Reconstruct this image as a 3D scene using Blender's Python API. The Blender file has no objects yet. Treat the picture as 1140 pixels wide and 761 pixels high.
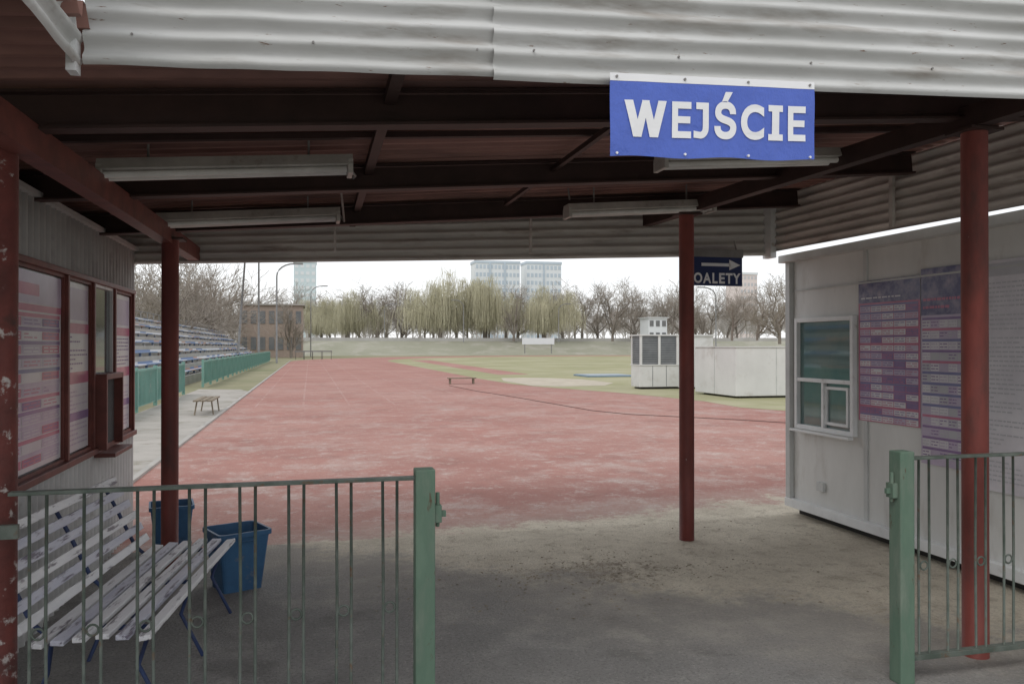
import bpy, bmesh, math, random
from mathutils import Vector, Matrix, noise
sc = bpy.context.scene
C = sc.collection
R = math.radians
random.seed(7)
V = Vector
ORG = {}

# ------------------------------------------------------------------ materials
def M(name, a, b=None, s=4, r=.8, bump=0, bs=40, st=None, st2=None, metal=0, stretch=(1,1,1), lo=.35, hi=.65, spec=.3, world=False):
    m = bpy.data.materials.new(name); m.use_nodes = True
    nt = m.node_tree; N = nt.nodes; L = nt.links
    bs_ = N['Principled BSDF']
    bs_.inputs['Roughness'].default_value = r
    bs_.inputs['Metallic'].default_value = metal
    bs_.inputs['Specular IOR Level'].default_value = spec
    if world:
        g = N.new('ShaderNodeNewGeometry'); src = g.outputs['Position']
    else:
        g = N.new('ShaderNodeTexCoord'); src = g.outputs['Object']
    mp = N.new('ShaderNodeMapping'); mp.inputs['Scale'].default_value = stretch
    L.new(src, mp.inputs['Vector'])
    if b is None: b = tuple(x*.8 for x in a)
    def nz(scale, detail=5, rough=.62):
        n = N.new('ShaderNodeTexNoise'); n.inputs['Scale'].default_value = scale
        n.inputs['Detail'].default_value = detail; n.inputs['Roughness'].default_value = rough
        L.new(mp.outputs[0], n.inputs['Vector']); return n
    def mr(n, lo, hi):
        q = N.new('ShaderNodeMapRange'); q.inputs['From Min'].default_value = lo; q.inputs['From Max'].default_value = hi
        L.new(n, q.inputs['Value']); return q.outputs[0]
    def mix(f, c1, c2):
        q = N.new('ShaderNodeMixRGB'); L.new(f, q.inputs[0])
        for i, c in ((1, c1), (2, c2)):
            if isinstance(c, tuple): q.inputs[i].default_value = (*c, 1)
            else: L.new(c, q.inputs[i])
        return q.outputs[0]
    col = mix(mr(nz(s).outputs[0], lo, hi), a, b)
    for t in (st, st2):
        if t: col = mix(mr(nz(t[1]).outputs[0], t[2], t[3]), col, t[0])
    L.new(col, bs_.inputs['Base Color'])
    if bump:
        bn = N.new('ShaderNodeBump'); bn.inputs['Strength'].default_value = bump; bn.inputs['Distance'].default_value = .02
        L.new(nz(bs).outputs[0], bn.inputs['Height']); L.new(bn.outputs[0], bs_.inputs['Normal'])
    return m, (nt, N, L, bs_, col, nz, mr, mix)
def MM(*a, **k): return M(*a, **k)[0]

redpaint = MM('red_paint', (.20,.05,.04), (.13,.036,.03), s=6, r=.55, bump=.2, bs=25, stretch=(1,1,.35), st=((.45,.42,.40),12,.70,.75), st2=((.07,.035,.03),5,.55,.75))
redpaint_worn = MM('red_paint_peeling', (.15,.04,.033), (.09,.028,.024), s=6, r=.6, bump=.3, bs=25, st=((.42,.38,.36),15,.59,.66), st2=((.06,.03,.025),7,.55,.7))
beamm = MM('beam_paint', (.055,.030,.026), (.036,.021,.018), s=5, r=.6)
deckm = MM('deck_red', (.34,.18,.15), (.24,.13,.11), s=3, r=.55, st=((.11,.065,.055),1.5,.52,.8), stretch=(.4,1,1))
corr_white = MM('white_corrugated', (.60,.60,.59), (.47,.47,.455), s=2.5, r=.6, stretch=(.5,1,3), st=((.31,.28,.25),4,.53,.76), st2=((.20,.12,.08),24,.66,.73))
corr_grey = MM('grey_corrugated', (.66,.64,.60), (.50,.48,.45), s=3, r=.6, stretch=(.5,1,2.5), st=((.28,.22,.19),4,.56,.8))
corr_clad = MM('booth_cladding', (.42,.41,.40), (.33,.32,.31), s=3, r=.6, st=((.18,.16,.15),5,.58,.8))
corr_brown = MM('dull_corrugated', (.62,.59,.55), (.46,.43,.40), s=3, r=.6, stretch=(1,.5,2.5), st=((.23,.18,.16),5,.55,.78))
booth_white = MM('booth_white', (.60,.60,.59), (.50,.50,.49), s=2, r=.6, st=((.30,.27,.24),6,.62,.8))
frame_brown = MM('frame_brown', (.19,.06,.048), (.12,.042,.035), s=8, r=.5)
panelm = MM('cabin_panel', (.70,.70,.68), (.60,.60,.58), s=1.2, r=.5, st=((.42,.39,.35),3,.56,.85), stretch=(1,1.6,.5))
panel_trim = MM('panel_trim', (.56,.57,.56), (.46,.47,.46), s=3, r=.5)
white_trim = MM('white_trim', (.76,.77,.77), (.66,.67,.67), s=4, r=.45, st=((.40,.35,.3),8,.64,.8))
boxwhite = MM('box_white', (.66,.66,.65), (.58,.58,.57), s=.8, r=.5, st=((.46,.44,.41),2,.55,.8))
darkm = MM('dark_base', (.03,.03,.03), (.05,.045,.04), s=5)
green_paint = MM('green_paint', (.14,.21,.155), (.095,.16,.115), s=9, r=.6, bump=.15, bs=30, stretch=(1,1,.3), st=((.21,.25,.20),9,.5,.75), st2=((.11,.075,.05),24,.62,.69))
bar_paint = MM('bar_paint', (.135,.155,.135), (.075,.095,.078), s=14, r=.5, st=((.13,.08,.05),18,.58,.7))
slat_white = MM('slat_white', (.78,.78,.79), (.66,.66,.68), s=3, r=.55, stretch=(6,1,6), bump=.2, bs=20, st=((.20,.18,.20),5,.57,.66))
slat_blue = MM('slat_purple', (.48,.49,.58), (.60,.60,.66), s=3, r=.55, stretch=(6,1,6), bump=.2, bs=20, st=((.16,.14,.18),5,.54,.64))
blue_frame = MM('blue_frame', (.035,.06,.15), (.03,.04,.09), s=9, r=.5)
bin_blue = MM('bin_blue', (.05,.14,.27), (.04,.10,.20), s=5, r=.5, bump=.1, st=((.2,.2,.2),9,.60,.8))
bag = MM('bin_liner', (.02,.02,.022), (.05,.05,.055), s=12, r=.3, bump=.6, bs=14)
lampwhite = MM('lamp_housing', (.52,.50,.46), (.40,.38,.35), s=6, r=.5, st=((.2,.15,.11),9,.6,.8))
tubem = MM('lamp_tube', (.76,.75,.72), (.64,.63,.60), s=6, r=.25)
conduitm = MM('conduit', (.35,.34,.32), (.2,.19,.18), s=9)
glass = MM('window_glass', (.10,.12,.125), (.16,.18,.18), s=1.5, r=.06, spec=.8)
glass_reflection_tint = MM('reflecting_glass', (.12,.20,.20), (.20,.25,.23), s=2.0, r=.04, spec=1.0, metal=.35)  # teal-green base colour paints in the reflected surroundings
signblue = MM('banner_blue', (.075,.14,.56), (.055,.11,.48), s=2, r=.27, spec=.5, bump=.9, bs=7, stretch=(1,1,.6))
signnavy = MM('sign_navy', (.022,.035,.11), (.025,.04,.13), s=3, r=.4)
signwhite = MM('sign_white', (.88,.88,.89), (.82,.82,.84), s=3, r=.4)
signgrey = MM('sign_bracket', (.30,.29,.28), (.22,.21,.2), s=5)
wood = MM('weathered_wood', (.26,.21,.15), (.17,.14,.11), s=6, stretch=(4,1,4), bump=.2)
bark = MM('bark', (.24,.21,.18), (.18,.155,.135), s=3)
twig = MM('twigs', (.36,.32,.275), (.29,.255,.22), s=1)  # lightened base colour stands in for haze over the trees
twig_far = MM('far_twigs', (.54,.51,.485), (.46,.435,.41), s=.1)  # paler still: aerial haze put into the twig colour
willow_t = MM('willow_strands', (.58,.55,.39), (.48,.455,.33), s=.5)  # strand colour paled to imitate distance haze
brick = MM('brick', (.36,.29,.245), (.30,.24,.205), s=3)
polem = MM('pole_grey', (.24,.24,.24), (.18,.18,.18), s=3)
postal = MM('fence_green', (.20,.36,.31), (.16,.30,.26), s=1.5, st=((.34,.38,.34),3,.56,.75))
concrete = MM('concrete', (.42,.40,.37), (.32,.31,.29), s=1, bump=.2, world=True)
bluemat = MM('blue_mat', (.22,.30,.38), (.18,.25,.32), s=2)
rubber = MM('hose_rubber', (.19,.12,.105), (.22,.14,.125), s=5)
dirtm = MM('dirt_clods', (.20,.165,.12), (.34,.29,.21), s=20, world=True)
louvre = MM('louvre_grey', (.20,.21,.22), (.14,.15,.16), s=3)

# ------------------------------------------------------------------ mesh helpers
def box(bm, x0,x1,y0,y1,z0,z1, mi=0):
    vs = [bm.verts.new((x,y,z)) for x in (x0,x1) for y in (y0,y1) for z in (z0,z1)]
    for f in ((0,1,3,2),(4,6,7,5),(0,4,5,1),(2,3,7,6),(0,2,6,4),(1,5,7,3)):
        fc = bm.faces.new([vs[i] for i in f]); fc.material_index = mi
    return vs
def obox(bm, p, q, w, h, up=V((0,0,1)), mi=0):
    p=V(p); q=V(q); d=(q-p).normalized()
    s=d.cross(up)
    if s.length<1e-4: s=V((1,0,0))
    s.normalize(); u=s.cross(d).normalized()
    vs=[]
    for c in (p,q):
        for a,b in ((-1,-1),(1,-1),(1,1),(-1,1)):
            vs.append(bm.verts.new(c+s*a*w/2+u*b*h/2))
    for f in ((0,1,2,3),(7,6,5,4),(0,4,5,1),(1,5,6,2),(2,6,7,3),(3,7,4,0)):
        bm.faces.new([vs[i] for i in f]).material_index=mi
def tube(bm, pts, r, n=12, cap=True, rs=None, mi=0):
    pts=[V(p) for p in pts]; rings=[]
    for i,p in enumerate(pts):
        d=(pts[min(i+1,len(pts)-1)]-pts[max(i-1,0)]).normalized()
        a=V((0,0,1)) if abs(d.z)<.9 else V((1,0,0))
        s=d.cross(a).normalized(); u=s.cross(d).normalized()
        rr=rs[i] if rs else r
        rings.append([bm.verts.new(p+(s*math.cos(t*2*math.pi/n)+u*math.sin(t*2*math.pi/n))*rr) for t in range(n)])
    for a,b in zip(rings,rings[1:]):
        for i in range(n):
            f=bm.faces.new([a[i],a[(i+1)%n],b[(i+1)%n],b[i]]); f.smooth=True; f.material_index=mi
    if cap:
        bm.faces.new(rings[0]).material_index=mi; bm.faces.new(rings[-1][::-1]).material_index=mi
def ring(bm, c, R_, r, ax='y', n=16, m=6):
    vs=[]
    for i in range(n):
        t=2*math.pi*i/n
        row=[]
        for j in range(m):
            u=2*math.pi*j/m; q=R_+r*math.cos(u)
            row.append(bm.verts.new((c[0]+q*math.cos(t), c[1]+r*math.sin(u), c[2]+q*math.sin(t))))
        vs.append(row)
    for i in range(n):
        for j in range(m):
            f=bm.faces.new([vs[i][j],vs[(i+1)%n][j],vs[(i+1)%n][(j+1)%m],vs[i][(j+1)%m]]); f.smooth=True
def corr(bm, A,B,Cc,D, n, amp=.011, seg=8, along=10, wob=.004, sd=0, trap=False):
    """corrugated sheet; A->B runs along the waves, A->D across them (n waves)"""
    A,B,Cc,D=map(V,(A,B,Cc,D))
    nrm=(B-A).cross(D-A).normalized()
    rows=n*seg; g=[]
    for i in range(rows+1):
        v=i/rows; row=[]
        sn=math.sin(2*math.pi*v*n)
        if trap: sn=max(-1,min(1,sn*1.7))
        for j in range(along+1):
            u=j/along
            p=(A*(1-u)+B*u)*(1-v)+(D*(1-u)+Cc*u)*v
            off=amp*sn+wob*noise.noise(V((u*6+sd,v*1.5,sd)))*2
            row.append(bm.verts.new(p+nrm*off))
        g.append(row)
    for i in range(rows):
        for j in range(along):
            f=bm.faces.new([g[i][j],g[i][j+1],g[i+1][j+1],g[i+1][j]]); f.smooth=not trap
def B(): return bmesh.new()
def obj(name, bm, m, parent=None, bevel=0, label=None):
    me=bpy.data.meshes.new(name); 
    bmesh.ops.recalc_face_normals(bm, faces=bm.faces) if bevel else None
    if parent: org=ORG[parent.name]
    else:
        xs=[v.co for v in bm.verts]
        org=V(((min(v.x for v in xs)+max(v.x for v in xs))/2,(min(v.y for v in xs)+max(v.y for v in xs))/2,min(v.z for v in xs)))
    for v in bm.verts: v.co-=org
    bm.to_mesh(me); bm.free()
    for mm in (m if isinstance(m,(list,tuple)) else [m]): me.materials.append(mm)
    o=bpy.data.objects.new(name,me); C.objects.link(o)
    if parent: o.parent=parent
    else: o.location=org
    ORG[o.name]=org
    if bevel:
        b=o.modifiers.new('bevel','BEVEL'); b.width=bevel; b.segments=2; b.limit_method='ANGLE'
    if label: o['label']=label
    return o
def thing(name,label,cat,loc,group=None):
    o=bpy.data.objects.new(name,None); C.objects.link(o); o.empty_display_size=.1
    o.location=loc; ORG[o.name]=V(loc); o['label']=label; o['category']=cat
    if group: o['group']=group
    return o
def tag(o,label,cat,group=None):
    o['label']=label; o['category']=cat
    if group: o['group']=group
    return o
def struct(name,bm,m,kind='structure'):
    o=obj(name,bm,m); o['kind']=kind; return o
def dup(root,loc,rotz=0,scale=1,label=None,group=None):
    r=root.copy(); C.objects.link(r); r.location=loc; r.rotation_euler=(0,0,rotz); r.scale=(scale,)*3
    if label: r['label']=label
    if group: r['group']=group
    for ch in list(root.children):
        c=ch.copy(); C.objects.link(c); c.parent=r
        for g in list(ch.children):
            d=g.copy(); C.objects.link(d); d.parent=c
    return r
def poly(bm, pts, z):
    f=bm.faces.new([bm.verts.new((x,y,z)) for x,y in pts]); 
    bmesh.ops.triangulate(bm, faces=[f])
CT,ST=math.cos(R(14.04)),math.sin(R(14.04))
def at(px,d):
    a=(px-570)/900
    return ((a*CT+ST)*d,(CT-ST*a)*d)
def gpt(px,py): return at(px,1440/(py-385))

# ------------------------------------------------------------------ ground
gm,(nt,N,L,bsdf,col,nz,mr,mix)=M('dry_grass',(.24,.23,.14),(.30,.27,.18),s=.35,r=.95,bump=.4,bs=6,world=True,st=((.18,.19,.10),.12,.45,.7))
bm=B(); box(bm,-400,900,-60,1400,-.5,-.02); struct('ground',bm,gm)
def ground_tools(nt,N,L):
    g=N.new('ShaderNodeNewGeometry'); sp=N.new('ShaderNodeSeparateXYZ'); L.new(g.outputs['Position'],sp.inputs[0])
    def mt(op,a,b):
        q=N.new('ShaderNodeMath'); q.operation=op
        for i,x in enumerate((a,b)):
            if isinstance(x,(int,float)): q.inputs[i].default_value=x
            else: L.new(x,q.inputs[i])
        return q.outputs[0]
    return sp,mt
def sandcol(nz,mr,mix,mt):
    c=mix(mr(nz(1.7,8,.7).outputs[0],.38,.62),(.66,.60,.49),(.52,.465,.375))
    c=mix(mt('MULTIPLY',mr(nz(6,10,.8).outputs[0],.52,.60),.75),c,(.38,.33,.26))
    c=mix(mt('MULTIPLY',mr(nz(16,8,.8).outputs[0],.56,.62),.6),c,(.27,.23,.18))
    return mix(mt('MULTIPLY',mr(nz(60,3,.8).outputs[0],.54,.62),.6),c,(.30,.26,.20))
am,(nt,N,L,bsdf,col,nz,mr,mix)=M('apron_surface',(.28,.27,.258),(.225,.217,.208),s=1.0,r=.9,bump=.9,bs=70,world=True,st=((.35,.335,.315),3,.5,.72),st2=((.17,.162,.155),1.6,.56,.72))
sp,mt=ground_tools(nt,N,L)
s=mt('ADD',mt('MULTIPLY',sp.outputs[0],.60),mt('MULTIPLY',sp.outputs[1],.80))
s=mt('ADD',s,mt('MULTIPLY',nz(1.5,12,.75).outputs[0],2.4)); s=mt('ADD',s,mt('MULTIPLY',nz(14,8,.85).outputs[0],1.3))
f=mr(s,7.0,7.35)
c2=sandcol(nz,mr,mix,mt)
dx=mt('MULTIPLY',mt('SUBTRACT',sp.outputs[0],1.95),.75); dy=mt('MULTIPLY',mt('SUBTRACT',sp.outputs[1],5.4),1.5)
rr=mt('ADD',mt('MULTIPLY',dx,dx),mt('MULTIPLY',dy,dy))
dm=mr(mt('SUBTRACT',mt('MULTIPLY',nz(9,10,.85).outputs[0],2.6),rr),1.15,1.4)
c2=mix(mt('MULTIPLY',dm,.85),c2,(.235,.195,.15))
col=mix(mt('MULTIPLY',mr(nz(55,3,.85).outputs[0],.54,.61),.55),col,(.12,.115,.11))
col=mix(mt('MULTIPLY',mr(nz(48,3,.85).outputs[0],.56,.63),.4),col,(.45,.43,.40))
# light sand dusting over the asphalt
col=mix(mt('MULTIPLY',mr(s,5.9,7.1),.45),col,(.48,.43,.36))
L.new(mix(f,col,c2),bsdf.inputs['Base Color'])
bm=B(); poly(bm,[(-14,-8),(14,-8),(14,6.8),(-14,6.8)],0); struct('paving',bm,am)
tm,(nt,N,L,bsdf,col,nz,mr,mix)=M('track_surface',(.375,.185,.155),(.31,.148,.124),s=.5,r=.9,bump=.5,bs=60,world=True,st=((.42,.25,.215),.22,.4,.75),st2=((.25,.13,.11),1.3,.54,.8))
sp,mt=ground_tools(nt,N,L)
fr=mt('FRACT',mt('DIVIDE',mt('ADD',sp.outputs[0],2.0),1.22),0)
ln=mt('LESS_THAN',mt('ABSOLUTE',mt('SUBTRACT',fr,.5),0),.022)
ln=mt('MULTIPLY',ln,mt('LESS_THAN',sp.outputs[0],8.2))
ln=mt('MULTIPLY',ln,mt('MULTIPLY',mr(nz(.8,6,.7).outputs[0],.4,.65),.26))
ln=mt('MULTIPLY',ln,mt('GREATER_THAN',sp.outputs[1],22))
cc=mix(ln,col,(.6,.55,.52))
near=mr(sp.outputs[1],45,9)
dust=mr(nz(.7,12,.8).outputs[0],.50,.62)
cc=mix(mt('MULTIPLY',dust,mt('MULTIPLY',near,.6)),cc,(.47,.41,.375))
scuff=mr(nz(3.5,10,.85).outputs[0],.53,.60)
cc=mix(mt('MULTIPLY',scuff,mt('MULTIPLY',near,.55)),cc,(.52,.465,.43))
cc=mix(mt('MULTIPLY',mr(nz(26,4,.85).outputs[0],.53,.61),.5),cc,(.22,.12,.105))
s=mt('MULTIPLY',mt('SUBTRACT',6.8,sp.outputs[1]),1.5)
s=mt('ADD',s,mt('MULTIPLY',mt('MINIMUM',sp.outputs[0],5),.25))
s=mt('ADD',s,mt('MULTIPLY',nz(1.6,12,.78).outputs[0],2.8)); s=mt('ADD',s,mt('MULTIPLY',nz(14,8,.85).outputs[0],1.5))
f=mr(s,2.05,2.35)
cc=mix(mt('MULTIPLY',mr(s,1.0,2.2),.4),cc,(.55,.48,.42))
cc=mix(f,cc,sandcol(nz,mr,mix,mt))
L.new(cc,bsdf.inputs['Base Color'])
def arc(cx,cy,r,a0,a1,n=28): return [(cx+r*math.cos(R(a0+(a1-a0)*i/n)),cy+r*math.sin(R(a0+(a1-a0)*i/n))) for i in range(n+1)]
bm=B(); poly(bm,[(-2,6.8)]+arc(45,85,47,180,0)+[(92,6.8)],-.003); struct('running_track',bm,tm)
im=MM('infield_grass',(.32,.305,.175),(.26,.26,.14),s=.5,r=.95,bump=.4,bs=8,world=True,st=((.40,.37,.26),.15,.45,.7))
edge=[(60,17.2),(22,17.2),(13.5,16.9),(11.6,17.4),(10.9,19),(11.1,21.5),(10.7,24),(10.2,26.3),(9.5,28.4),(8.8,30.5),(8.3,33),(8.1,38)]
bm=B(); poly(bm,edge+arc(45,85,37,180,0)+[(82,17.2)],.001); struct('infield',bm,im)
bm=B(); poly(bm,[(8.7,31.5),(9.6,30.6),(11.6,30.9),(12.8,33),(12.7,37),(11.2,39.5),(9.3,39.4),(8.6,36)],.005); struct('sand_pit',bm,MM('pit_sand',(.50,.45,.37),(.40,.35,.28),s=1.5,r=.95,bump=.4,world=True))
bm=B(); poly(bm,[(10.2,44),(12.0,44),(13.2,92),(11.0,92)],.005); struct('runway',bm,tm)
bm=B(); poly(bm,[(-4.0,6.8),(-2.08,6.8),(-2.08,30),(-2.5,31.5),(-4.0,32)],-.004); struct('path',bm,MM('path_paving',(.42,.39,.36),(.32,.30,.27),s=1,r=.9,bump=.4,bs=30,world=True,st=((.24,.22,.17),2,.56,.7)))
bm=B(); box(bm,-2.08,-2.0,6.8,90,-.02,.03); struct('kerb',bm,concrete)
em=MM('bank_grass',(.32,.315,.25),(.27,.27,.205),s=.12,r=.95,bump=.3,bs=3,world=True,st=((.38,.36,.31),.3,.5,.7))
line=[(-60,136),(-20,137),(20,139),(50,139),(75,130),(96,108),(104,80),(106,40),(106,-30)]
prof=[(0,-.05),(3,.5),(6,1.2),(9,2.0),(12,2.5),(16,2.75),(200,3.2)]
bm=B(); g=[]
for i,p in enumerate(line):
    a=V(line[max(i-1,0)]); b=V(line[min(i+1,len(line)-1)]); d=(b-a).normalized(); n=V((-d.y,d.x))
    g.append([bm.verts.new((p[0]+n.x*o,p[1]+n.y*o,z)) for o,z in prof])
for a,b in zip(g,g[1:]):
    for j in range(len(prof)-1): bm.faces.new([a[j],b[j],b[j+1],a[j+1]]).smooth=True
struct('embankment',bm,em)
bm=B()
for k in range(700):
    x=random.gauss(1.95,.6); y=random.gauss(5.4,.32)
    if k>500: x=random.uniform(.5,4.2); y=random.uniform(4.4,6.9)
    s=random.uniform(.003,.010)
    vs=[bm.verts.new((x+random.uniform(-s,s)*1.5,y+random.uniform(-s,s)*1.5,random.uniform(0,s*.9))) for _ in range(5)]
    try: bmesh.ops.convex_hull(bm,input=vs)
    except Exception: pass
o=struct('dirt_crumbs',bm,dirtm,'stuff'); tag(o,'loose crumbs of dirt on the sandy paving','dirt')

# ------------------------------------------------------------------ canopy
def zd(x): return 2.72+.075*x
canopy=thing('entrance_canopy','corrugated entrance canopy on red round posts with white corrugated front edge','canopy',(1.4,5,0))
bm=B(); corr(bm,(-3.4,2.93,zd(-3.4)),(4.6,2.93,zd(4.6)),(4.6,7.0,zd(4.6)),(-3.4,7.75,zd(-3.4)),36,amp=.032,seg=8,along=12,wob=.002,trap=True); obj('roof_deck',bm,deckm,canopy)
bm=B(); corr(bm,(-3.4,.9,zd(-3.4)),(-.70,.9,zd(-.7)),(-.70,2.93,zd(-.7)),(-3.4,2.93,zd(-3.4)),17,amp=.032,seg=8,along=6,wob=.002,sd=3,trap=True); obj('roof_deck',bm,deckm,canopy)
def zb(x): return 2.52+.078*x
for y in (3.52,5.0,6.42):
    bm=B(); h=.15
    x0,x1=-3.3,4.25
    obox(bm,(x0,y,zb(x0)+h/2),(x1,y,zb(x1)+h/2),.012,h-.02)
    obox(bm,(x0,y,zb(x0)+.006),(x1,y,zb(x1)+.006),.09,.012)
    obox(bm,(x0,y,zb(x0)+h),(x1,y,zb(x1)+h),.09,.012)
    obj('cross_beam',bm,beamm,canopy)
for y in (4.25,5.72,7.05):
    bm=B(); obox(bm,(-3.3,y,zd(-3.3)-.05),(4.25,y,zd(4.25)-.05),.04,.03); obj('purlin',bm,beamm,canopy)
def rafter(xa,ya,xb,yb,dz=0,w=.08,h=.11,m=beamm):
    bm=B(); obox(bm,(xa,ya,zb(xa)-.02+dz),(xb,yb,zb(xb)-.02+dz),w,h); obj('rafter',bm,m,canopy)
rafter(-1.12,1.0,-.98,7.55,dz=-.02,w=.09,h=.12,m=frame_brown)
rafter(3.37,2.95,3.0,6.9,dz=.02)
rafter(.33,2.95,.36,7.2,dz=.14,w=.05,h=.05)
rafter(1.52,3.6,1.52,6.3,dz=.12,w=.03,h=.03)
posts=[(-1.15,3.49,.056,redpaint_worn),(3.35,3.49,.064,redpaint),(3.03,6.15,.062,redpaint),(-.985,6.3,.06,redpaint)]
for x,y,r,m in posts:
    bm=B(); tube(bm,[(x,y,0),(x,y,.6),(x,y,1.4),(x,y,zb(x)-.06)],r,20)
    p=obj('post',bm,m,canopy)
    bm=B(); box(bm,x-.1,x+.1,y-.09,y+.09,zb(x)-.075,zb(x)-.06); obj('cap_plate',bm,beamm,p)
def fz(x): return 2.52+.045*(x+.72)
JX=.65
bm=B(); corr(bm,(-.72,2.90,fz(-.72)),(JX+.03,2.90,fz(JX)+.01),(JX+.03,2.90,fz(JX)+.62),(-.72,2.90,fz(-.72)+.62),8,amp=.014,seg=8,along=24,wob=.006); obj('front_fascia_sheet',bm,corr_white,canopy)
bm=B(); corr(bm,(JX,2.882,fz(JX)-.008),(4.7,2.882,fz(4.7)-.01),(4.7,2.882,fz(4.7)+.62),(JX,2.882,fz(JX)+.61),8,amp=.014,seg=8,along=40,wob=.008,sd=5); obj('front_fascia_sheet',bm,corr_white,canopy)
bm=B(); corr(bm,(-.74,1.0,2.50),(-.74,2.92,2.515),(-.74,2.92,3.13),(-.74,1.0,3.1),8,amp=.014,seg=8,along=16,wob=.006,sd=9); obj('side_fascia_sheet',bm,corr_white,canopy)
bm=B(); box(bm,-.765,-.735,2.87,2.93,2.49,3.12); obj('corner_strip',bm,white_trim,canopy)
bm=B(); corr(bm,(-1.75,7.62,2.30),(1.5,7.27,2.39),(1.5,7.27,2.86),(-1.75,7.62,2.70),6,amp=.018,along=20,sd=2); obj('rear_fascia_sheet',bm,corr_grey,canopy)
bm=B(); corr(bm,(1.46,7.26,2.385),(4.3,6.95,2.47),(4.3,6.95,3.0),(1.46,7.26,2.86),6,amp=.018,along=20,sd=4); obj('rear_fascia_sheet',bm,corr_grey,canopy)
bm=B(); corr(bm,(4.3,2.9,2.46),(4.3,6.93,2.5),(4.3,6.93,3.02),(4.3,2.9,3.0),7,amp=.018,along=24,sd=6); obj('side_fascia_sheet',bm,corr_brown,canopy)
bm=B(); box(bm,4.24,4.30,6.84,6.98,2.44,2.98); obj('corner_strip',bm,white_trim,canopy)
for x in (.2,1.9):
    y=7.4-.11*(x+1.75); bm=B(); box(bm,x,x+.02,y-.06,y-.035,2.42,zd(x)-.05); obj('bracket',bm,corr_brown,canopy)
bm=B(); box(bm,4.25,4.275,5.2,5.24,2.5,2.98); obj('bracket',bm,corr_brown,canopy)
for sx0,sx1,yy in ((-.72,JX,2.884),(JX,4.7,2.866)):
    x=sx0+.15
    while x<sx1:
        bm=B(); tube(bm,[(x,yy-.004,fz(x)+.10),(x,yy+.004,fz(x)+.10)],.0045,8); obj('screw',bm,signgrey,canopy)
        x+=.58

# ------------------------------------------------------------------ lamps
def lamp(px0,px1,d,z,label,conduit):
    x0,y0=at(px0,d); x1,y1=at(px1,d); y=(y0+y1)/2
    xm=(x0+x1)/2; Lh=.63
    t=thing('fluorescent_light',label,'light fitting',(xm,y,z),'fluorescent fittings under the canopy')
    bm=B(); w=.085
    pr=[(-w,0),(-w*.75,.055),(w*.75,.055),(w,0),(w*.8,-.004),(-w*.8,-.004)]
    A=[bm.verts.new((xm-Lh,y+a,z+b-.075*Lh)) for a,b in pr]; Bq=[bm.verts.new((xm+Lh,y+a,z+b+.075*Lh)) for a,b in pr]
    for i in range(6): bm.faces.new([A[i],A[(i+1)%6],Bq[(i+1)%6],Bq[i]])
    bm.faces.new(A); bm.faces.new(Bq[::-1]); obj('housing',bm,lampwhite,t)
    for s in (-.04,.04):
        bm=B(); tube(bm,[(xm-Lh+.03,y+s,z-.022-.075*Lh),(xm+Lh-.03,y+s,z-.022+.075*Lh)],.017,10); obj('tube',bm,tubem,t)
    for s in (-1,1):
        bm=B(); xx=xm+s*(Lh-.012); box(bm,xx-.014,xx+.014,y-.08,y+.08,z-.05+.075*Lh*s,z+.03+.075*Lh*s); obj('end_cap',bm,lampwhite,t,bevel=.004)
        bm=B(); xx=xm+s*.4; zz=z+.05+.075*.4*s; tube(bm,[(xx,y,zz),(xx,y,zd(xx)-.01)],.007,6); obj('hanger',bm,conduitm,t)
    if conduit:
        bm=B(); tube(bm,conduit(xm,y,z),.008,6); obj('conduit',bm,conduitm,t)
lamp(122,390,4.25,2.53,'nearest long fluorescent fitting, left under the canopy',lambda x,y,z:[(x+.6,y,z+.1),(x+.62,y,z+.03),(x+.66,y+.25,z+.05),(x+.66,y+.6,z+.1)])
lamp(188,370,5.85,2.52,'fluorescent fitting at rear left, above the far left post',lambda x,y,z:[(x+.6,y,z+.09),(x+.66,y-.05,z+.0),(x+.62,y-.4,z+.22)])
lamp(632,795,6.5,2.70,'fluorescent fitting at rear centre, just left of the middle post top',lambda x,y,z:[(x-.6,y,z+.05),(x-.64,y-.05,z+.2),(x-.64,y-.7,z+.2),(x-.3,y-1.9,z+.18)])
lamp(735,945,4.95,2.74,'fluorescent fitting partly hidden behind the blue entrance banner',None)

# ------------------------------------------------------------------ signs
FC={}
def glyph(ch,offset):
    k=(ch,offset)
    if k in FC: return FC[k]
    cu=bpy.data.curves.new('t','FONT'); cu.body=ch; cu.offset=offset; cu.resolution_u=6
    o=bpy.data.objects.new('t',cu); C.objects.link(o)
    dg=bpy.context.evaluated_depsgraph_get(); dg.update()
    me=bpy.data.meshes.new_from_object(o.evaluated_get(dg))
    bpy.data.objects.remove(o)
    vs=[(v.co.x,v.co.y) for v in me.vertices]; fs=[tuple(p.vertices) for p in me.polygons]
    FC[k]=(vs,fs); return FC[k]
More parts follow.
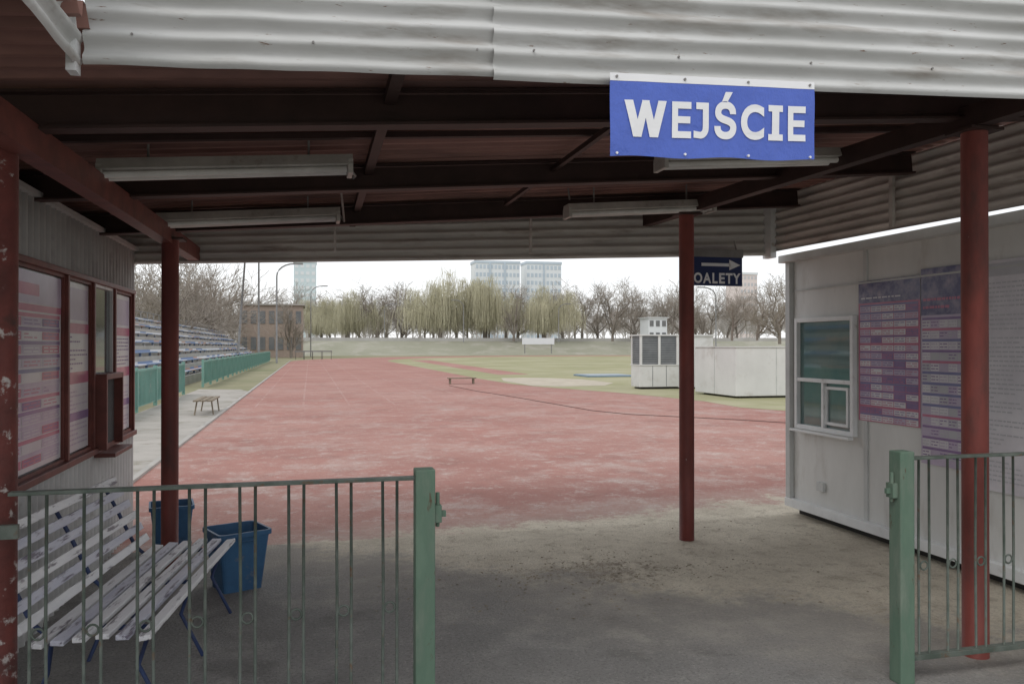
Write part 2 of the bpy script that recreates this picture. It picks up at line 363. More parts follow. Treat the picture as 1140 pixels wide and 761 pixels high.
# bold sans capitals made of convex pieces (so they stay clean on the wavy cloth)
def jpieces():
    out=[[(.16,.81),(.60,.81),(.60,1),(.16,1)],[(.60,.30),(1,.30),(1,1),(.60,1)]]
    n=8; o=[];i_=[]
    for k in range(n+1):
        a=R(-90*k/n)
        o.append((.45+.55*math.cos(a),.30+.30*math.sin(a))); i_.append((.42+.18*math.cos(a),.30+.115*math.sin(a)))
    for k in range(n): out.append([i_[k],o[k],o[k+1],i_[k+1]])
    out.append([i_[n],o[n],(0,.02),(0,.215)])
    return out
PIECES={'W':[[(0,1),(.20,1),(.40,0),(.20,0)],[(.20,0),(.40,0),(.59,1),(.42,1)],[(.41,1),(.58,1),(.80,0),(.60,0)],[(.60,0),(.80,0),(1,1),(.80,1)]],
 'E':[[(0,0),(.31,0),(.31,1),(0,1)],[(.31,0),(1,0),(1,.19),(.31,.19)],[(.31,.41),(.95,.41),(.95,.60),(.31,.60)],[(.31,.81),(1,.81),(1,1),(.31,1)]],
 'I':[[(.25,0),(.75,0),(.75,1),(.25,1)],[(0,0),(.25,0),(.25,.18),(0,.18)],[(.75,0),(1,0),(1,.18),(.75,.18)],[(0,.82),(.25,.82),(.25,1),(0,1)],[(.75,.82),(1,.82),(1,1),(.75,1)]],
 'J':jpieces()}
def lettering(spec,offset,P,parent,m,vb,vt,bold=False):
    bm=B()
    for ch,u0,u1 in spec:
        if bold and ch in PIECES:
            for pc_ in PIECES[ch]:
                # split each piece into strips so that it follows the cloth
                q=[V((x,y)) for x,y in pc_]
                N_=4
                a0,a1,b1,b0=q[0],q[1],q[2],q[3]
                for i in range(N_):
                    s0,s1=i/N_,(i+1)/N_
                    c=[a0.lerp(b0,s0),a1.lerp(b1,s0),a1.lerp(b1,s1),a0.lerp(b0,s1)]
                    bm.faces.new([bm.verts.new(P(u0+p.x*(u1-u0),vb+p.y*(vt-vb))) for p in c])
            continue
        vs,fs=glyph(ch,offset)
        a=min(x for x,_ in vs); b=max(x for x,_ in vs); lo=min(y for _,y in vs); hi=max(y for _,y in vs)
        if ch=='Ś':
            s_=glyph('S',offset)[0]; lo2=min(y for _,y in s_); hi2=max(y for _,y in s_)
        else: lo2,hi2=lo,hi
        nv=[bm.verts.new(P(u0+(x-a)/(b-a)*(u1-u0), vb+(y-lo2)/(hi2-lo2)*(vt-vb))) for x,y in vs]
        for f in fs:
            try: bm.faces.new([nv[i] for i in f])
            except Exception: pass
    return obj('lettering',bm,m,parent)
sg=thing('entrance_banner','blue banner reading WEJŚCIE hanging from the white corrugated front edge','sign',(1.53,2.84,2.31))
O=V((1.092,2.85,2.312)); U=V((.872,0,.032)); W=V((.0,0,.305))
def bpt(u,v,dy=0):
    p=O+U*u+W*v
    p.y+=dy+.005*noise.noise(V((u*5,v*2,2)))+.0008*noise.noise(V((u*12,v*5,5)))
    return p
def sheet(bm,v0,v1,nu=40,nv=14,y=0):
    g=[]
    for j in range(nv+1):
        row=[]
        for i in range(nu+1):
            u=i/nu; v=v0+(v1-v0)*j/nv
            p=bpt(u,v,y); p.z+=.004*math.sin(u*14)*(1 if v in(0,1) else 0)
            row.append(bm.verts.new(p))
        g.append(row)
    for j in range(nv):
        for i in range(nu):
            f=bm.faces.new([g[j][i],g[j][i+1],g[j+1][i+1],g[j+1][i]]); f.smooth=True
bm=B(); sheet(bm,0,.935); obj('banner_cloth',bm,signblue,sg)
bm=B(); sheet(bm,.935,1.03,nv=2,y=-.001); obj('top_hem',bm,signwhite,sg)
lettering([('W',.065,.262),('E',.288,.380),('J',.392,.465),('Ś',.492,.600),('C',.622,.738),('I',.760,.835),('E',.862,.952)],.04,lambda u,v:bpt(u,v,-.0035),sg,signwhite,.245,.70,True)
for u in (.03,.35,.66,.975):
    for v in (.04,.985):
        bm=B(); p=O+U*u+W*v; tube(bm,[(p.x,p.y-.006,p.z),(p.x,p.y+.004,p.z)],.005,10); obj('grommet',bm,signgrey if v>.5 else signwhite,sg)
X0,X1=3.40,3.975; Y0=6.90; Z0=2.165; HH=.27
ts=thing('toilet_sign','dark navy TOALETY sign with white arrow beside the middle post','sign',((X0+X1)/2,Y0,Z0))
bm=B(); box(bm,X0,X1,Y0,Y0+.012,Z0,Z0+HH); obj('board',bm,signnavy,ts,bevel=.002)
bm=B(); box(bm,X0-.01,X1+.01,Y0-.004,Y0+.03,Z0+HH,Z0+HH+.075); obj('bracket_strip',bm,signgrey,ts,bevel=.002)
w=X1-X0
def tp(u,v): return V((X0+w*u,Y0-.004,Z0+HH*v))
lettering([('T',.0,.12),('O',.125,.275),('A',.285,.435),('L',.455,.55),('E',.575,.68),('T',.693,.82),('Y',.82,.965)],.035,tp,ts,signwhite,.08,.45)
bm=B()
def vtx(u,v): return bm.verts.new(tp(u,v))
bm.faces.new([vtx(.26,.68),vtx(.78,.68),vtx(.78,.79),vtx(.26,.79)]); bm.faces.new([vtx(.76,.55),vtx(.96,.735),vtx(.76,.92)])
obj('arrow',bm,signwhite,ts)
for s in (.1,.9):
    bm=B(); x=X0+w*s; tube(bm,[(x,Y0+.01,Z0+HH+.07),(x,Y0+.05,2.6)],.006,6); obj('hanger',bm,conduitm,ts)

# ------------------------------------------------------------------ posters
pc=[MM('print_white',(.70,.68,.71),(.58,.56,.60),s=3,r=.22),MM('print_pink',(.54,.20,.29),(.44,.16,.24),s=5,r=.22),MM('print_purple',(.29,.20,.37),(.23,.16,.30),s=5,r=.22),
    MM('print_lilac',(.54,.47,.59),(.46,.40,.51),s=5,r=.22),MM('print_dark',(.12,.11,.16),(.18,.14,.18),s=9,r=.22),MM('print_grey',(.50,.50,.53),(.44,.44,.47),s=5,r=.3),MM('print_blue',(.22,.23,.40),(.19,.19,.34),s=5,r=.22),
    MM('print_photo',(.12,.12,.22),(.38,.34,.42),s=9,r=.22,lo=.42,hi=.72)]
def poster(label,X,ya,yb,z0,z1,nx,style,seed,parent=None):
    rnd=random.Random(seed); bm=B(); W_=abs(yb-ya); H=z1-z0
    def rect(u0,u1,v0,v1,mi,lay):
        x=X+nx*(.002+.0015*lay)
        vs=[]
        for u,v in ((u0,v0),(u1,v0),(u1,v1),(u0,v1)):
            y=ya+(yb-ya)*u; vs.append(bm.verts.new((x,y,z0+H*v)))
        bm.faces.new(vs).material_index=mi
    box(bm,min(X,X+nx*.002),max(X,X+nx*.002),min(ya,yb),max(ya,yb),z0,z1,0)
    def lines(u0,u1,v0,v1,n,mi,lay=2):
        for i in range(n):
            vv=v1-(v1-v0)*(i+.5)/n; h=(v1-v0)/n*.32
            u=u0
            while u<u1-.02:
                wl=rnd.uniform(.03,.11); 
                rect(u,min(u+wl,u1),vv-h/2,vv+h/2,mi,lay); u+=wl+.018
                if rnd.random()<.08: break
    if style=='table':
        rect(.0,1,.84,1,3,1); rect(.06,.7,.88,.94,1,2); rect(0,1,.80,.835,1,1)
        v=.79
        for k in range(11):
            h=.07; c=rnd.choice([1,1,2,3,6])
            rect(.02,.98,v-h*.28,v,c,1)
            for q in range(4):
                a=.02+q*.24; rect(a,a+.23,v-h*.92,v-h*.32,rnd.choice([3,3,1,1,0,2]),1)
                lines(a+.02,a+.21,v-h*.88,v-h*.36,2,rnd.choice([2,1,0]))
            v-=h
            if v<.05: break
    elif style in('red','dark'):
        hd=.84 if style=='red' else .76
        rect(0,1,hd,1,7,1); lines(.05,.92,hd+.02,hd+(.05 if style=='red' else .10),1 if style=='red' else 2,0 if style=='red' else 1,2)
        rect(0,1,0,hd,1 if style=='red' else 3,1)
        v=hd-.012
        while v>.05:
            h=.055
            rect(.03,.97,v-.012,v,rnd.choice([2,6,1]),2)
            for q in range(5):
                a=.03+q*.19; 
                rect(a,a+.18,v-h*.93,v-h*.25,rnd.choice([0,3,2,3,0] if style=='red' else [0,0,3,5]),2); lines(a+.01,a+.165,v-h*.88,v-h*.3,2,rnd.choice([2,1]) if style=='red' else rnd.choice([3,2,5]),3)
            v-=h
    elif style=='white':
        rect(0.02,.98,.93,.985,5,1); lines(.08,.92,.04,.91,44,5,1)
    elif style=='lilac':
        rect(0,1,0,1,0,1); rect(.0,1,.70,.76,1,2); rect(0,1,.40,.47,1,2); rect(0,1,.18,.23,2,2); rect(.05,.95,.78,.97,3,2)
        lines(.06,.94,.03,.17,5,3,2); lines(.06,.94,.24,.39,6,3,2); lines(.06,.94,.48,.69,8,2,2); 
    o=obj('poster',bm,pc,parent)
    if not parent: tag(o,label,'poster')
    return o

# ------------------------------------------------------------------ left booth
lb=thing('ticket_booth','white corrugated booth with brown framed windows behind the slatted bench','booth',(-2.3,5.8,0))
bm=B(); box(bm,-3.3,-1.53,3.95,7.56,0,2.40); obj('wall',bm,booth_white,lb)
bm=B(); corr(bm,(-1.49,3.95,2.07),(-1.49,3.95,2.42),(-1.49,7.58,2.42),(-1.49,7.58,2.07),36,amp=.022,seg=8,along=2,wob=0); obj('upper_cladding',bm,corr_clad,lb)
bm=B(); corr(bm,(-1.49,3.95,0.0),(-1.49,3.95,.84),(-1.49,7.58,.84),(-1.49,7.58,0.0),36,amp=.015,seg=6,along=2,wob=0); obj('lower_cladding',bm,booth_white,lb)
bm=B(); box(bm,-3.35,-1.44,3.90,7.62,2.42,2.45); obj('roof',bm,panel_trim,lb)
bm=B()
box(bm,-1.53,-1.46,3.95,7.58,2.045,2.08); box(bm,-1.53,-1.45,3.95,7.58,.84,.88)
for y in (4.1,5.60,6.235,6.87,7.55): box(bm,-1.528,-1.465,y-.018,y+.018,.88,2.045)
obj('window_frame',bm,frame_brown,lb,bevel=.004)
spans=[(4.118,5.582),(5.618,6.217),(6.253,6.852),(6.888,7.532)]
for k,(a,b) in enumerate(spans):
    f=B(); 
    for (q0,q1,z0,z1) in ((a,a+.02,.88,2.045),(b-.02,b,.88,2.045),(a+.02,b-.02,.88,.90),(a+.02,b-.02,2.025,2.045)): box(f,-1.52,-1.485,q0,q1,z0,z1)
    w=obj('window',f,white_trim if k==2 else frame_brown,lb)
    bm=B(); box(bm,-1.512,-1.506,a+.02,b-.02,.90,2.025); obj('pane',bm,glass,w)
bm=B()
box(bm,-1.50,-1.40,6.28,6.31,.86,1.40); box(bm,-1.50,-1.40,6.78,6.81,.86,1.40); box(bm,-1.50,-1.40,6.31,6.78,1.36,1.40); box(bm,-1.50,-1.34,6.26,6.83,.81,.84)
h=obj('service_hatch',bm,frame_brown,lb,bevel=.003)
bm=B(); box(bm,-1.47,-1.46,6.31,6.78,.87,1.36); obj('pane',bm,glass,h)
poster('wide pink and lilac timetable poster in the booth window nearest the camera',-1.504,4.15,5.555,.91,2.015,1,'table',3)
poster('narrow white and pink poster in the second window of the white booth',-1.504,5.645,6.19,.91,2.015,1,'lilac',4)
poster('white and pink poster in the last window at the far corner of the booth',-1.504,6.915,7.505,.91,2.015,1,'lilac',8)

# ------------------------------------------------------------------ right cabin
rc=thing('site_cabin','pale grey panelled cabin with a hatch window and posters at right','cabin',(5.7,4.5,0))
bm=B(); box(bm,4.5,7.0,1.6,6.9,.14,2.40); obj('wall',bm,panelm,rc)
bm=B(); box(bm,4.55,6.95,1.65,6.85,0,.14); obj('skid_base',bm,darkm,rc)
bm=B(); box(bm,4.44,4.5,1.6,6.93,.07,.15); obj('bottom_rail',bm,white_trim,rc,bevel=.004)
bm=B(); box(bm,4.40,7.05,1.55,6.97,2.40,2.47); obj('roof',bm,panel_trim,rc,bevel=.005)
bm=B(); box(bm,4.452,4.5,6.86,6.93,.15,2.40); obj('corner_trim',bm,panel_trim,rc,bevel=.003)
for y in (5.82,4.70,3.6,2.5):
    bm=B(); box(bm,4.488,4.5,y-.022,y+.022,.15,2.40); obj('panel_joint',bm,panel_trim,rc)
bm=B(); box(bm,4.486,4.5,1.6,6.86,2.12,2.135); obj('panel_joint',bm,panel_trim,rc)
ya,yb,z0,z1=5.97,6.74,.87,1.82
f=B()
for q in ((ya-.04,ya,z0-.04,z1+.04),(yb,yb+.04,z0-.04,z1+.04)): box(f,4.45,4.5,*q)
box(f,4.45,4.5,ya,yb,z1,z1+.04); box(f,4.45,4.5,ya,yb,z0-.04,z0); box(f,4.455,4.498,ya,yb,1.27,1.305)
box(f,4.455,4.498,6.34,6.375,z0,1.27)
w=obj('window',f,white_trim,rc,bevel=.004)
bm=B(); box(bm,4.49,4.496,ya,yb,1.305,z1); obj('pane',bm,glass_reflection_tint,w)
for q in ((ya,6.34),(6.375,yb)):
    bm=B(); box(bm,4.49,4.496,q[0],q[1],z0,1.27); obj('pane',bm,glass_reflection_tint,w)
f=B(); 
for q in ((6.02,6.045,.90,1.24),(6.315,6.34,.90,1.24),(6.045,6.315,1.215,1.24),(6.045,6.315,.90,.925)): box(f,4.47,4.489,*q)
obj('hatch',f,white_trim,w)
bm=B(); box(bm,4.40,4.45,ya-.05,yb+.05,.805,.825); obj('sill',bm,white_trim,rc,bevel=.003)
bm=B(); box(bm,4.47,4.5,6.37,6.47,.29,.37); obj('vent',bm,panel_trim,rc,bevel=.003)
poster('pink and purple timetable poster right of the cabin window',4.49,5.90,5.19,.98,2.14,-1,'red',11)
poster('dark headed poster with lilac schedule, second from the cabin window',4.49,5.182,4.73,.72,2.18,-1,'dark',12)
poster('tall white notice sheet on the cabin seen past the right front post',4.49,4.67,4.2,.62,2.18,-1,'white',13)
poster('white notice sheet at the right edge of the cabin front',4.49,4.16,3.7,.62,2.18,-1,'white',14)

# ------------------------------------------------------------------ gates
def gate(x0,x1,y,label,post_at,bars):
    t=thing('gate',label,'gate',((x0+x1)/2,y,.02))
    bm=B(); zt=1.07
    box(bm,post_at-.04,post_at+.04,y-.04,y+.04,.0,zt+.03); p=obj('gate_post',bm,green_paint,t,bevel=.005)
    s=1 if post_at>=x1-.01 else -1
    bm=B(); xx=post_at+s*.055
    box(bm,xx-.014,xx+.014,y-.025,y+.025,.88,.95); tube(bm,[(xx,y,.86),(xx,y,1.0)],.009,8); box(bm,xx+s*.014-.02,xx+s*.014+.02,y-.01,y+.01,.90,.925)
    obj('latch',bm,green_paint,p,bevel=.002)
    lo=x0 if s>0 else post_at+.04; hi=post_at-.04 if s>0 else x1
    bm=B(); box(bm,lo,hi,y-.02,y+.02,zt-.014,zt); obj('top_rail',bm,bar_paint,t,bevel=.002)
    bm=B(); box(bm,lo,hi,y-.02,y+.02,.10,.125); obj('bottom_rail',bm,bar_paint,t,bevel=.002)
    for x in bars(lo,hi):
        for d in (-.029,.029):
            if lo<x+d<hi:
                bm=B(); tube(bm,[(x+d,y,.125),(x+d+random.uniform(-.004,.004),y,.6),(x+d,y,zt-.014)],.0061,8); obj('bar',bm,bar_paint,t)
        if lo<x-.029 and x+.029<hi:
            bm=B(); ring(bm,(x,y,.545),.0205,.0045); obj('ring',bm,bar_paint,t)
    for z in (.25,.9):
        bm=B(); xh=lo-.0 if s>0 else hi
        box(bm,xh-.03,xh+.03,y-.012,y+.012,z,z+.05); obj('hinge',bm,bar_paint,t)
def bl(lo,hi):
    x=hi-.10; o=[]
    while x>lo: o.append(x); x-=.183
    return o
def br(lo,hi):
    x=lo+.085; o=[]
    while x<hi: o.append(x); x+=.165
    return o
gate(-1.06,.455,3.3,'left gate leaf with green post and paired thin bars in front of bench',.455,bl)
gate(2.745,3.85,3.3,'right gate leaf with green post in front of the right red post',2.745,br)

# ------------------------------------------------------------------ bench
bn=thing('park_bench','slatted bench with worn white and lilac slats along the white booth','bench',(-.45,5.28,0))
y0,y1=3.60,5.28
prof=[(-.47,.40,8),(-.555,.405,0),(-.64,.405,0),(-.725,.40,0),(-.81,.39,-4),(-.895,.38,-6)]
bm=B()
def slat(bm,x,z,t,n,ya,yb,mi):
    sag=random.uniform(-.006,.006); vs=[]
    for i in range(5):
        yy=ya+(yb-ya)*i/4
        for q in (-t-n,t-n,t+n,-t+n): vs.append(bm.verts.new(V((x,yy,z+sag*math.sin(i/4*math.pi)))+q))
    for i in range(4):
        for k in range(4):
            bm.faces.new([vs[i*4+k],vs[i*4+(k+1)%4],vs[i*4+4+(k+1)%4],vs[i*4+4+k]]).material_index=mi
    bm.faces.new(vs[:4]).material_index=mi; bm.faces.new(vs[-4:][::-1]).material_index=mi
for i,(x,z,a) in enumerate(prof):
    t=V((math.cos(R(a)),0,math.sin(R(a))))*.027; n=V((-t.z,0,t.x)).normalized()*.011
    slat(bm,x,z,t,n,y0+random.uniform(-.02,.02),y1+random.uniform(-.02,.02),int(i in (1,4)))
obj('seat',bm,[slat_white,slat_blue],bn,bevel=.004)
bm=B()
for i in range(6):
    q=i/5; x=-.965-.16*q-.03*q*q; z=.44+.345*q; a=62+10*q
    t=V((-math.cos(R(a)),0,math.sin(R(a))))*.022; n=V((t.z,0,-t.x)).normalized()*.011
    slat(bm,x,z,t,n,y0+.03+random.uniform(-.02,.02),y1+random.uniform(-.02,.02),int(i in (1,3,4)))
obj('backrest',bm,[slat_white,slat_blue],bn,bevel=.004)
for yy in (3.78,4.45,5.12):
    bm=B(); tube(bm,[(-.46,yy,.382),(-.6,yy,.386),(-.8,yy,.372),(-.92,yy,.36),(-.985,yy,.42),(-1.10,yy,.66),(-1.175,yy,.80)],.011,8); obj('frame',bm,blue_frame,bn)
    bm=B(); tube(bm,[(-.50,yy,.38),(-.55,yy,.22),(-.44,yy,.0)],.010,8); obj('leg',bm,blue_frame,bn)
    bm=B(); tube(bm,[(-.90,yy,.36),(-.92,yy,.2),(-1.0,yy,.0)],.010,8); obj('leg',bm,blue_frame,bn)
bn.rotation_euler.z=R(-6.5)

# ------------------------------------------------------------------ bins
def bin_(x,y,w,h,rot,label):
    t=thing('waste_bin',label,'bin',(x,y,0),'blue plastic bins by the bench'); t.rotation_euler.z=R(rot)
    bm=B()
    def ringv(s,z,rr=.18):
        out=[]
        for k in range(4):
            cx,cy=((1,1),(-1,1),(-1,-1),(1,-1))[k]
            for j in range(4):
                a=R(90*k+30*j); c=s*rr
                out.append(bm.verts.new((x+cx*(s-c)+c*math.cos(a),y+cy*(s-c)+c*math.sin(a),z)))
        return out
    lv=[(w*.36,.0),(w*.36,.01),(w*.47,h-.03),(w*.51,h-.03),(w*.51,h),(w*.465,h),(w*.45,h-.05),(w*.35,.03)]
    rs=[ringv(s,z) for s,z in lv]
    for a,b in zip(rs,rs[1:]):
        for i in range(16): bm.faces.new([a[i],a[(i+1)%16],b[(i+1)%16],b[i]])
    bm.faces.new(rs[0][::-1]); bm.faces.new(rs[-1]); obj('bucket',bm,bin_blue,t)
    bm=B(); g=[]
    for i in range(7):
        g.append([bm.verts.new((x+(i/6-.5)*w*.80,y+(j/6-.5)*w*.80,h-.12+.05*noise.noise(V((i*.9,j*.9,x))))) for j in range(7)])
    for i in range(6):
        for j in range(6): bm.faces.new([g[i][j],g[i+1][j],g[i+1][j+1],g[i][j+1]])
    obj('liner',bm,bag,t)
    for s in (-1,1):
        bm=B(); tube(bm,[(x-.05,y+s*w*.52,h-.02),(x-.04,y+s*(w*.52+.02),h-.05),(x+.04,y+s*(w*.52+.02),h-.05),(x+.05,y+s*w*.52,h-.02)],.006,6); obj('handle',bm,bin_blue,t)
bin_(-.47,5.68,.35,.39,24,'larger blue bin standing at the far end of the slatted bench')
bin_(-1.05,6.80,.32,.37,10,'smaller blue bin beside the far left red post')

# ------------------------------------------------------------------ track side things
x,y=at(232,19.4)
fb=thing('wooden_bench','small backless wooden bench on the path left of the track','bench',(x,y,0))
bm=B()
for k in range(3): box(bm,x-.24+k*.15,x-.12+k*.15,y-.85,y+.85,.32,.35)
obj('seat',bm,wood,fb)
for s in (-.6,.6):
    for q in (-.18,.14):
        bm=B(); tube(bm,[(x+q,y+s,.32),(x+q*1.3,y+s,0)],.018,6); obj('leg',bm,wood,fb)
x,y=gpt(514,427)
lt=thing('low_bench','low dark wooden bench standing on the track near the sand pit','bench',(x,y,0))
bm=B(); box(bm,x-.6,x+.6,y-.15,y+.15,.22,.26); obj('seat',bm,wood,lt)
for s in (-.5,.5):
    bm=B(); box(bm,x+s-.03,x+s+.03,y-.12,y+.12,0,.22); obj('leg',bm,wood,lt)
pts=[gpt(*p) for p in ((500,429),(530,435),(580,443),(620,450),(660,457),(700,461),(760,464),(820,467),(868,470),(900,472))]
bm=B(); tube(bm,[(a,b,.007) for a,b in pts],.010,6); tag(obj('hose',bm,rubber),'long thin brown hose lying across the red track','hose')
x,y=gpt(672,418.5); w=2.6; t=thing('landing_mat','flat grey blue landing mat on the infield grass left of the louvred cabin','mat',(x,y,0))
bm=B(); box(bm,x-w/2,x+w/2,y-1.2,y+1.2,.0,.08); obj('pad',bm,bluemat,t,bevel=.03)
bm=B(); box(bm,x-w/2+.1,x+w/2-.1,y-1.1,y+1.1,.08,.10); obj('cover',bm,MM('mat_cover',(.38,.42,.44),(.30,.34,.37),s=2),t,bevel=.01)
st=thing('grandstand','low concrete grandstand with blue, white and orange seat rows at left','grandstand',(-7,50,0))
RS=.42
bm=B()
for k in range(7): box(bm,-9.8 if k==6 else -5.6-.6*k,-5.0-.6*k,11.7,90,-.02,.35+RS*k)
obj('terrace',bm,concrete,st)
sm,(nt,N,L,bsdf,col,nz,mr,mix)=M('seat_paint',(.06,.13,.34),(.05,.10,.26),s=2)
g=N.new('ShaderNodeNewGeometry'); sp=N.new('ShaderNodeSeparateXYZ'); L.new(g.outputs['Position'],sp.inputs[0])
fl=N.new('ShaderNodeMath'); fl.operation='FLOOR'; ml=N.new('ShaderNodeMath'); ml.operation='MULTIPLY'; ml.inputs[1].default_value=.7
L.new(sp.outputs[1],ml.inputs[0]); L.new(ml.outputs[0],fl.inputs[0])
cb=N.new('ShaderNodeCombineXYZ'); L.new(fl.outputs[0],cb.inputs[0])
f2=N.new('ShaderNodeMath'); f2.operation='MULTIPLY'; f2.inputs[1].default_value=2.38; L.new(sp.outputs[2],f2.inputs[0]); f3=N.new('ShaderNodeMath'); f3.operation='FLOOR'; L.new(f2.outputs[0],f3.inputs[0]); L.new(f3.outputs[0],cb.inputs[1])
wn=N.new('ShaderNodeTexWhiteNoise'); L.new(cb.outputs[0],wn.inputs['Vector'])
rp=N.new('ShaderNodeValToRGB'); rp.color_ramp.interpolation='CONSTANT'
e=rp.color_ramp.elements; e[0].color=(.19,.25,.38,1); e[1].position=.42; e[1].color=(.42,.30,.25,1)
q=e.new(.56); q.color=(.52,.53,.55,1)
L.new(wn.outputs[0],rp.inputs[0]); L.new(rp.outputs[0],bsdf.inputs['Base Color'])
for k in range(7):
    bm=B(); xx=-5.25-.6*k; z=.35+RS*k
    box(bm,xx-.15,xx+.15,11.9,89.8,z+.14,z+.18); box(bm,xx-.17,xx-.15,11.9,89.8,z+.18,z+.26)
    for i in range(39): box(bm,xx-.04,xx+.04,12.2+i*2,12.3+i*2,z,z+.14)
    obj('seat_row',bm,sm,st)
bm=B(); zt=.35+RS*6
for i in range(40): box(bm,-9.75,-9.70,11.8+i*2,11.85+i*2,zt,zt+.8)
box(bm,-9.74,-9.71,11.8,89.8,zt+.76,zt+.8); box(bm,-9.74,-9.71,11.8,89.8,zt+.4,zt+.43); obj('rear_railing',bm,polem,st)
fn=thing('trackside_fence','green panel fence in front of the grandstand','fence',(-4.05,45,0))
bm=B(); box(bm,-4.06,-4.03,11.05,13.45,.12,.98)
for i in range(15): box(bm,-4.03,-4.015,11.12+i*.16,11.15+i*.16,.15,.95)
box(bm,-4.075,-4.01,11.0,13.5,.98,1.03)
first=obj('panel',bm,postal,fn)
bm=B(); box(bm,-4.09,-4.0,10.96,11.04,0,1.08); fp=obj('post',bm,postal,fn)
for i in range(1,31):
    for o in (first,fp):
        if i in (7,8) and o is first: continue
        if i==8: continue
        c=o.copy(); C.objects.link(c); c.parent=fn; c.location=(0,i*2.5,0)
def pole(px,d,topy,label,lean=0,r=.10):
    x,y=at(px,d); h=1.6+(385-topy)*d/900
    t=thing('concrete_pole',label,'pole',(x,y,0),'poles behind the grandstand end')
    bm=B(); tube(bm,[(x,y,0),(x+lean*h,y,h)],r,8,rs=[r*1.2,r*.7]); obj('shaft',bm,polem,t)
pole(264,68,290,'leaning pole leftmost behind the far end of the grandstand',.07)
pole(288,78,290,'upright pole between the leaning pole and the street lamp')
def slamp(px,d,topy,label,arm=1,base=0,r=.07):
    x,y=at(px,d); h=1.6+(385-topy)*d/900
    t=thing('street_lamp',label,'street lamp',(x,y,base),'lamps around the stadium')
    bm=B(); pts=[(x,y,base),(x,y,h-1.2)]
    for k in range(1,7):
        a=R(15*k); pts.append((x+arm*1.6*(1-math.cos(a)),y,h-1.2+1.2*math.sin(a)))
    tube(bm,pts,r,8,rs=[r*1.3]+[r]*(len(pts)-1)); obj('mast',bm,polem,t)
    bm=B(); box(bm,min(x+arm*1.5,x+arm*2.4),max(x+arm*1.5,x+arm*2.4),y-.15,y+.15,h-.06,h+.08); obj('lamp_head',bm,polem,t,bevel=.03)
slamp(308,76,293,'tall curved street lamp in front of the brick building',1)
slamp(346,118,318,'thin lamp just right of the brick building',1,r=.06)
slamp(428,151,338,'thin lamp on the bank left of the large willows',1,2.3)
slamp(516,151,334,'thin lamp on the bank in front of the large willows',-1,2.3)
slamp(622,151,338,'thin lamp on the bank right of the willows',1,2.3)
slamp(797,100,320,'lamp above the white storage box',-1)
hz=[(334,96,'first hurdle from the left in the row at the far end of the track'),(343,96,'second hurdle from the left in the far row'),(353,96,'third hurdle from the left in the far row'),(364,96,'rightmost hurdle of the far row')]
x,y=at(334,96)
h0=thing('hurdle',hz[0][2],'hurdle',(x,y,0),'hurdles at the far end of the track')
for s in (-.5,.5):
    bm=B(); tube(bm,[(x+s,y+.6,.03),(x+s,y,.03),(x+s,y,.95)],.03,5); obj('leg',bm,polem,h0)
bm=B(); box(bm,x-.6,x+.6,y-.03,y+.03,.9,1.05); obj('crossbar',bm,polem,h0)
for px,d,l in hz[1:]:
    x,y=at(px,d); dup(h0,(x,y,0),label=l)

# ------------------------------------------------------------------ louvred cabin and white storage box
lc=thing('louvred_cabin','tall grey white cabin with dark grille panels in its upper half','cabin',(13,28.5,0))
X0,X1,Ya,Yb=11.86,13.42,27.9,28.75
bm=B(); box(bm,X0,X1,Ya,Yb,.08,.88); obj('lower_wall',bm,boxwhite,lc,bevel=.01)
bm=B(); box(bm,X0+.04,X1-.04,Ya+.04,Yb-.04,.92,1.98); obj('upper_wall',bm,louvre,lc)
for i in range(3):
    bm=B(); x=X0+i*(X1-X0-.09)/2; box(bm,x,x+.09,Ya-.01,Ya+.04,.92,1.98); obj('grille_post',bm,boxwhite,lc)
bm=B(); y=Yb-.06; box(bm,X0-.01,X0+.04,y-.04,y+.04,.92,1.98); obj('grille_post',bm,boxwhite,lc)
bm=B()
for i in range(12): 
    z=.96+i*.085; box(bm,X0+.01,X1,Ya+.015,Ya+.04,z,z+.03); box(bm,X0+.015,X0+.04,Ya+.04,Yb,z,z+.03)
obj('grille',bm,MM('grille_grey',(.27,.28,.29),(.22,.23,.24),s=3),lc)
bm=B(); box(bm,X0-.02,X1+.02,Ya-.03,Yb+.02,.88,.92); obj('ledge',bm,boxwhite,lc)
bm=B(); box(bm,X0-.03,X1+1.5,Ya-.04,Yb+.03,1.98,2.03); obj('roof',bm,boxwhite,lc)
bm=B(); box(bm,X1+.003,X1+1.42,Ya+.02,Yb-.002,.05,1.98); obj('side_block',bm,boxwhite,lc)
for q in (.5,1.05):
    bm=B(); box(bm,X0+q,X0+q+.02,Ya-.006,Ya,.1,.86); obj('door_joint',bm,louvre,lc)
bm=B(); box(bm,X0+.1,X1+1.3,Ya+.1,Yb-.1,0,.05); obj('base',bm,darkm,lc)
wb=thing('storage_box','long low white storage box on grass between louvred cabin and site cabin','storage box',(14.4,23.6,0))
bm=B(); box(bm,12.62,17.2,22.3,25.0,.06,1.56); obj('wall',bm,boxwhite,wb,bevel=.02)
bm=B(); box(bm,12.59,17.25,22.27,25.05,1.56,1.59); obj('lid',bm,boxwhite,wb)
bm=B(); box(bm,12.9,17.1,22.4,24.9,0,.06); obj('base',bm,darkm,wb)
for x in (14.0,15.6):
    bm=B(); box(bm,x,x+.03,22.292,22.3,.08,1.55); obj('panel_joint',bm,panel_trim,wb)
bm=B(); box(bm,12.612,12.62,23.62,23.65,.08,1.55); obj('panel_joint',bm,panel_trim,wb)

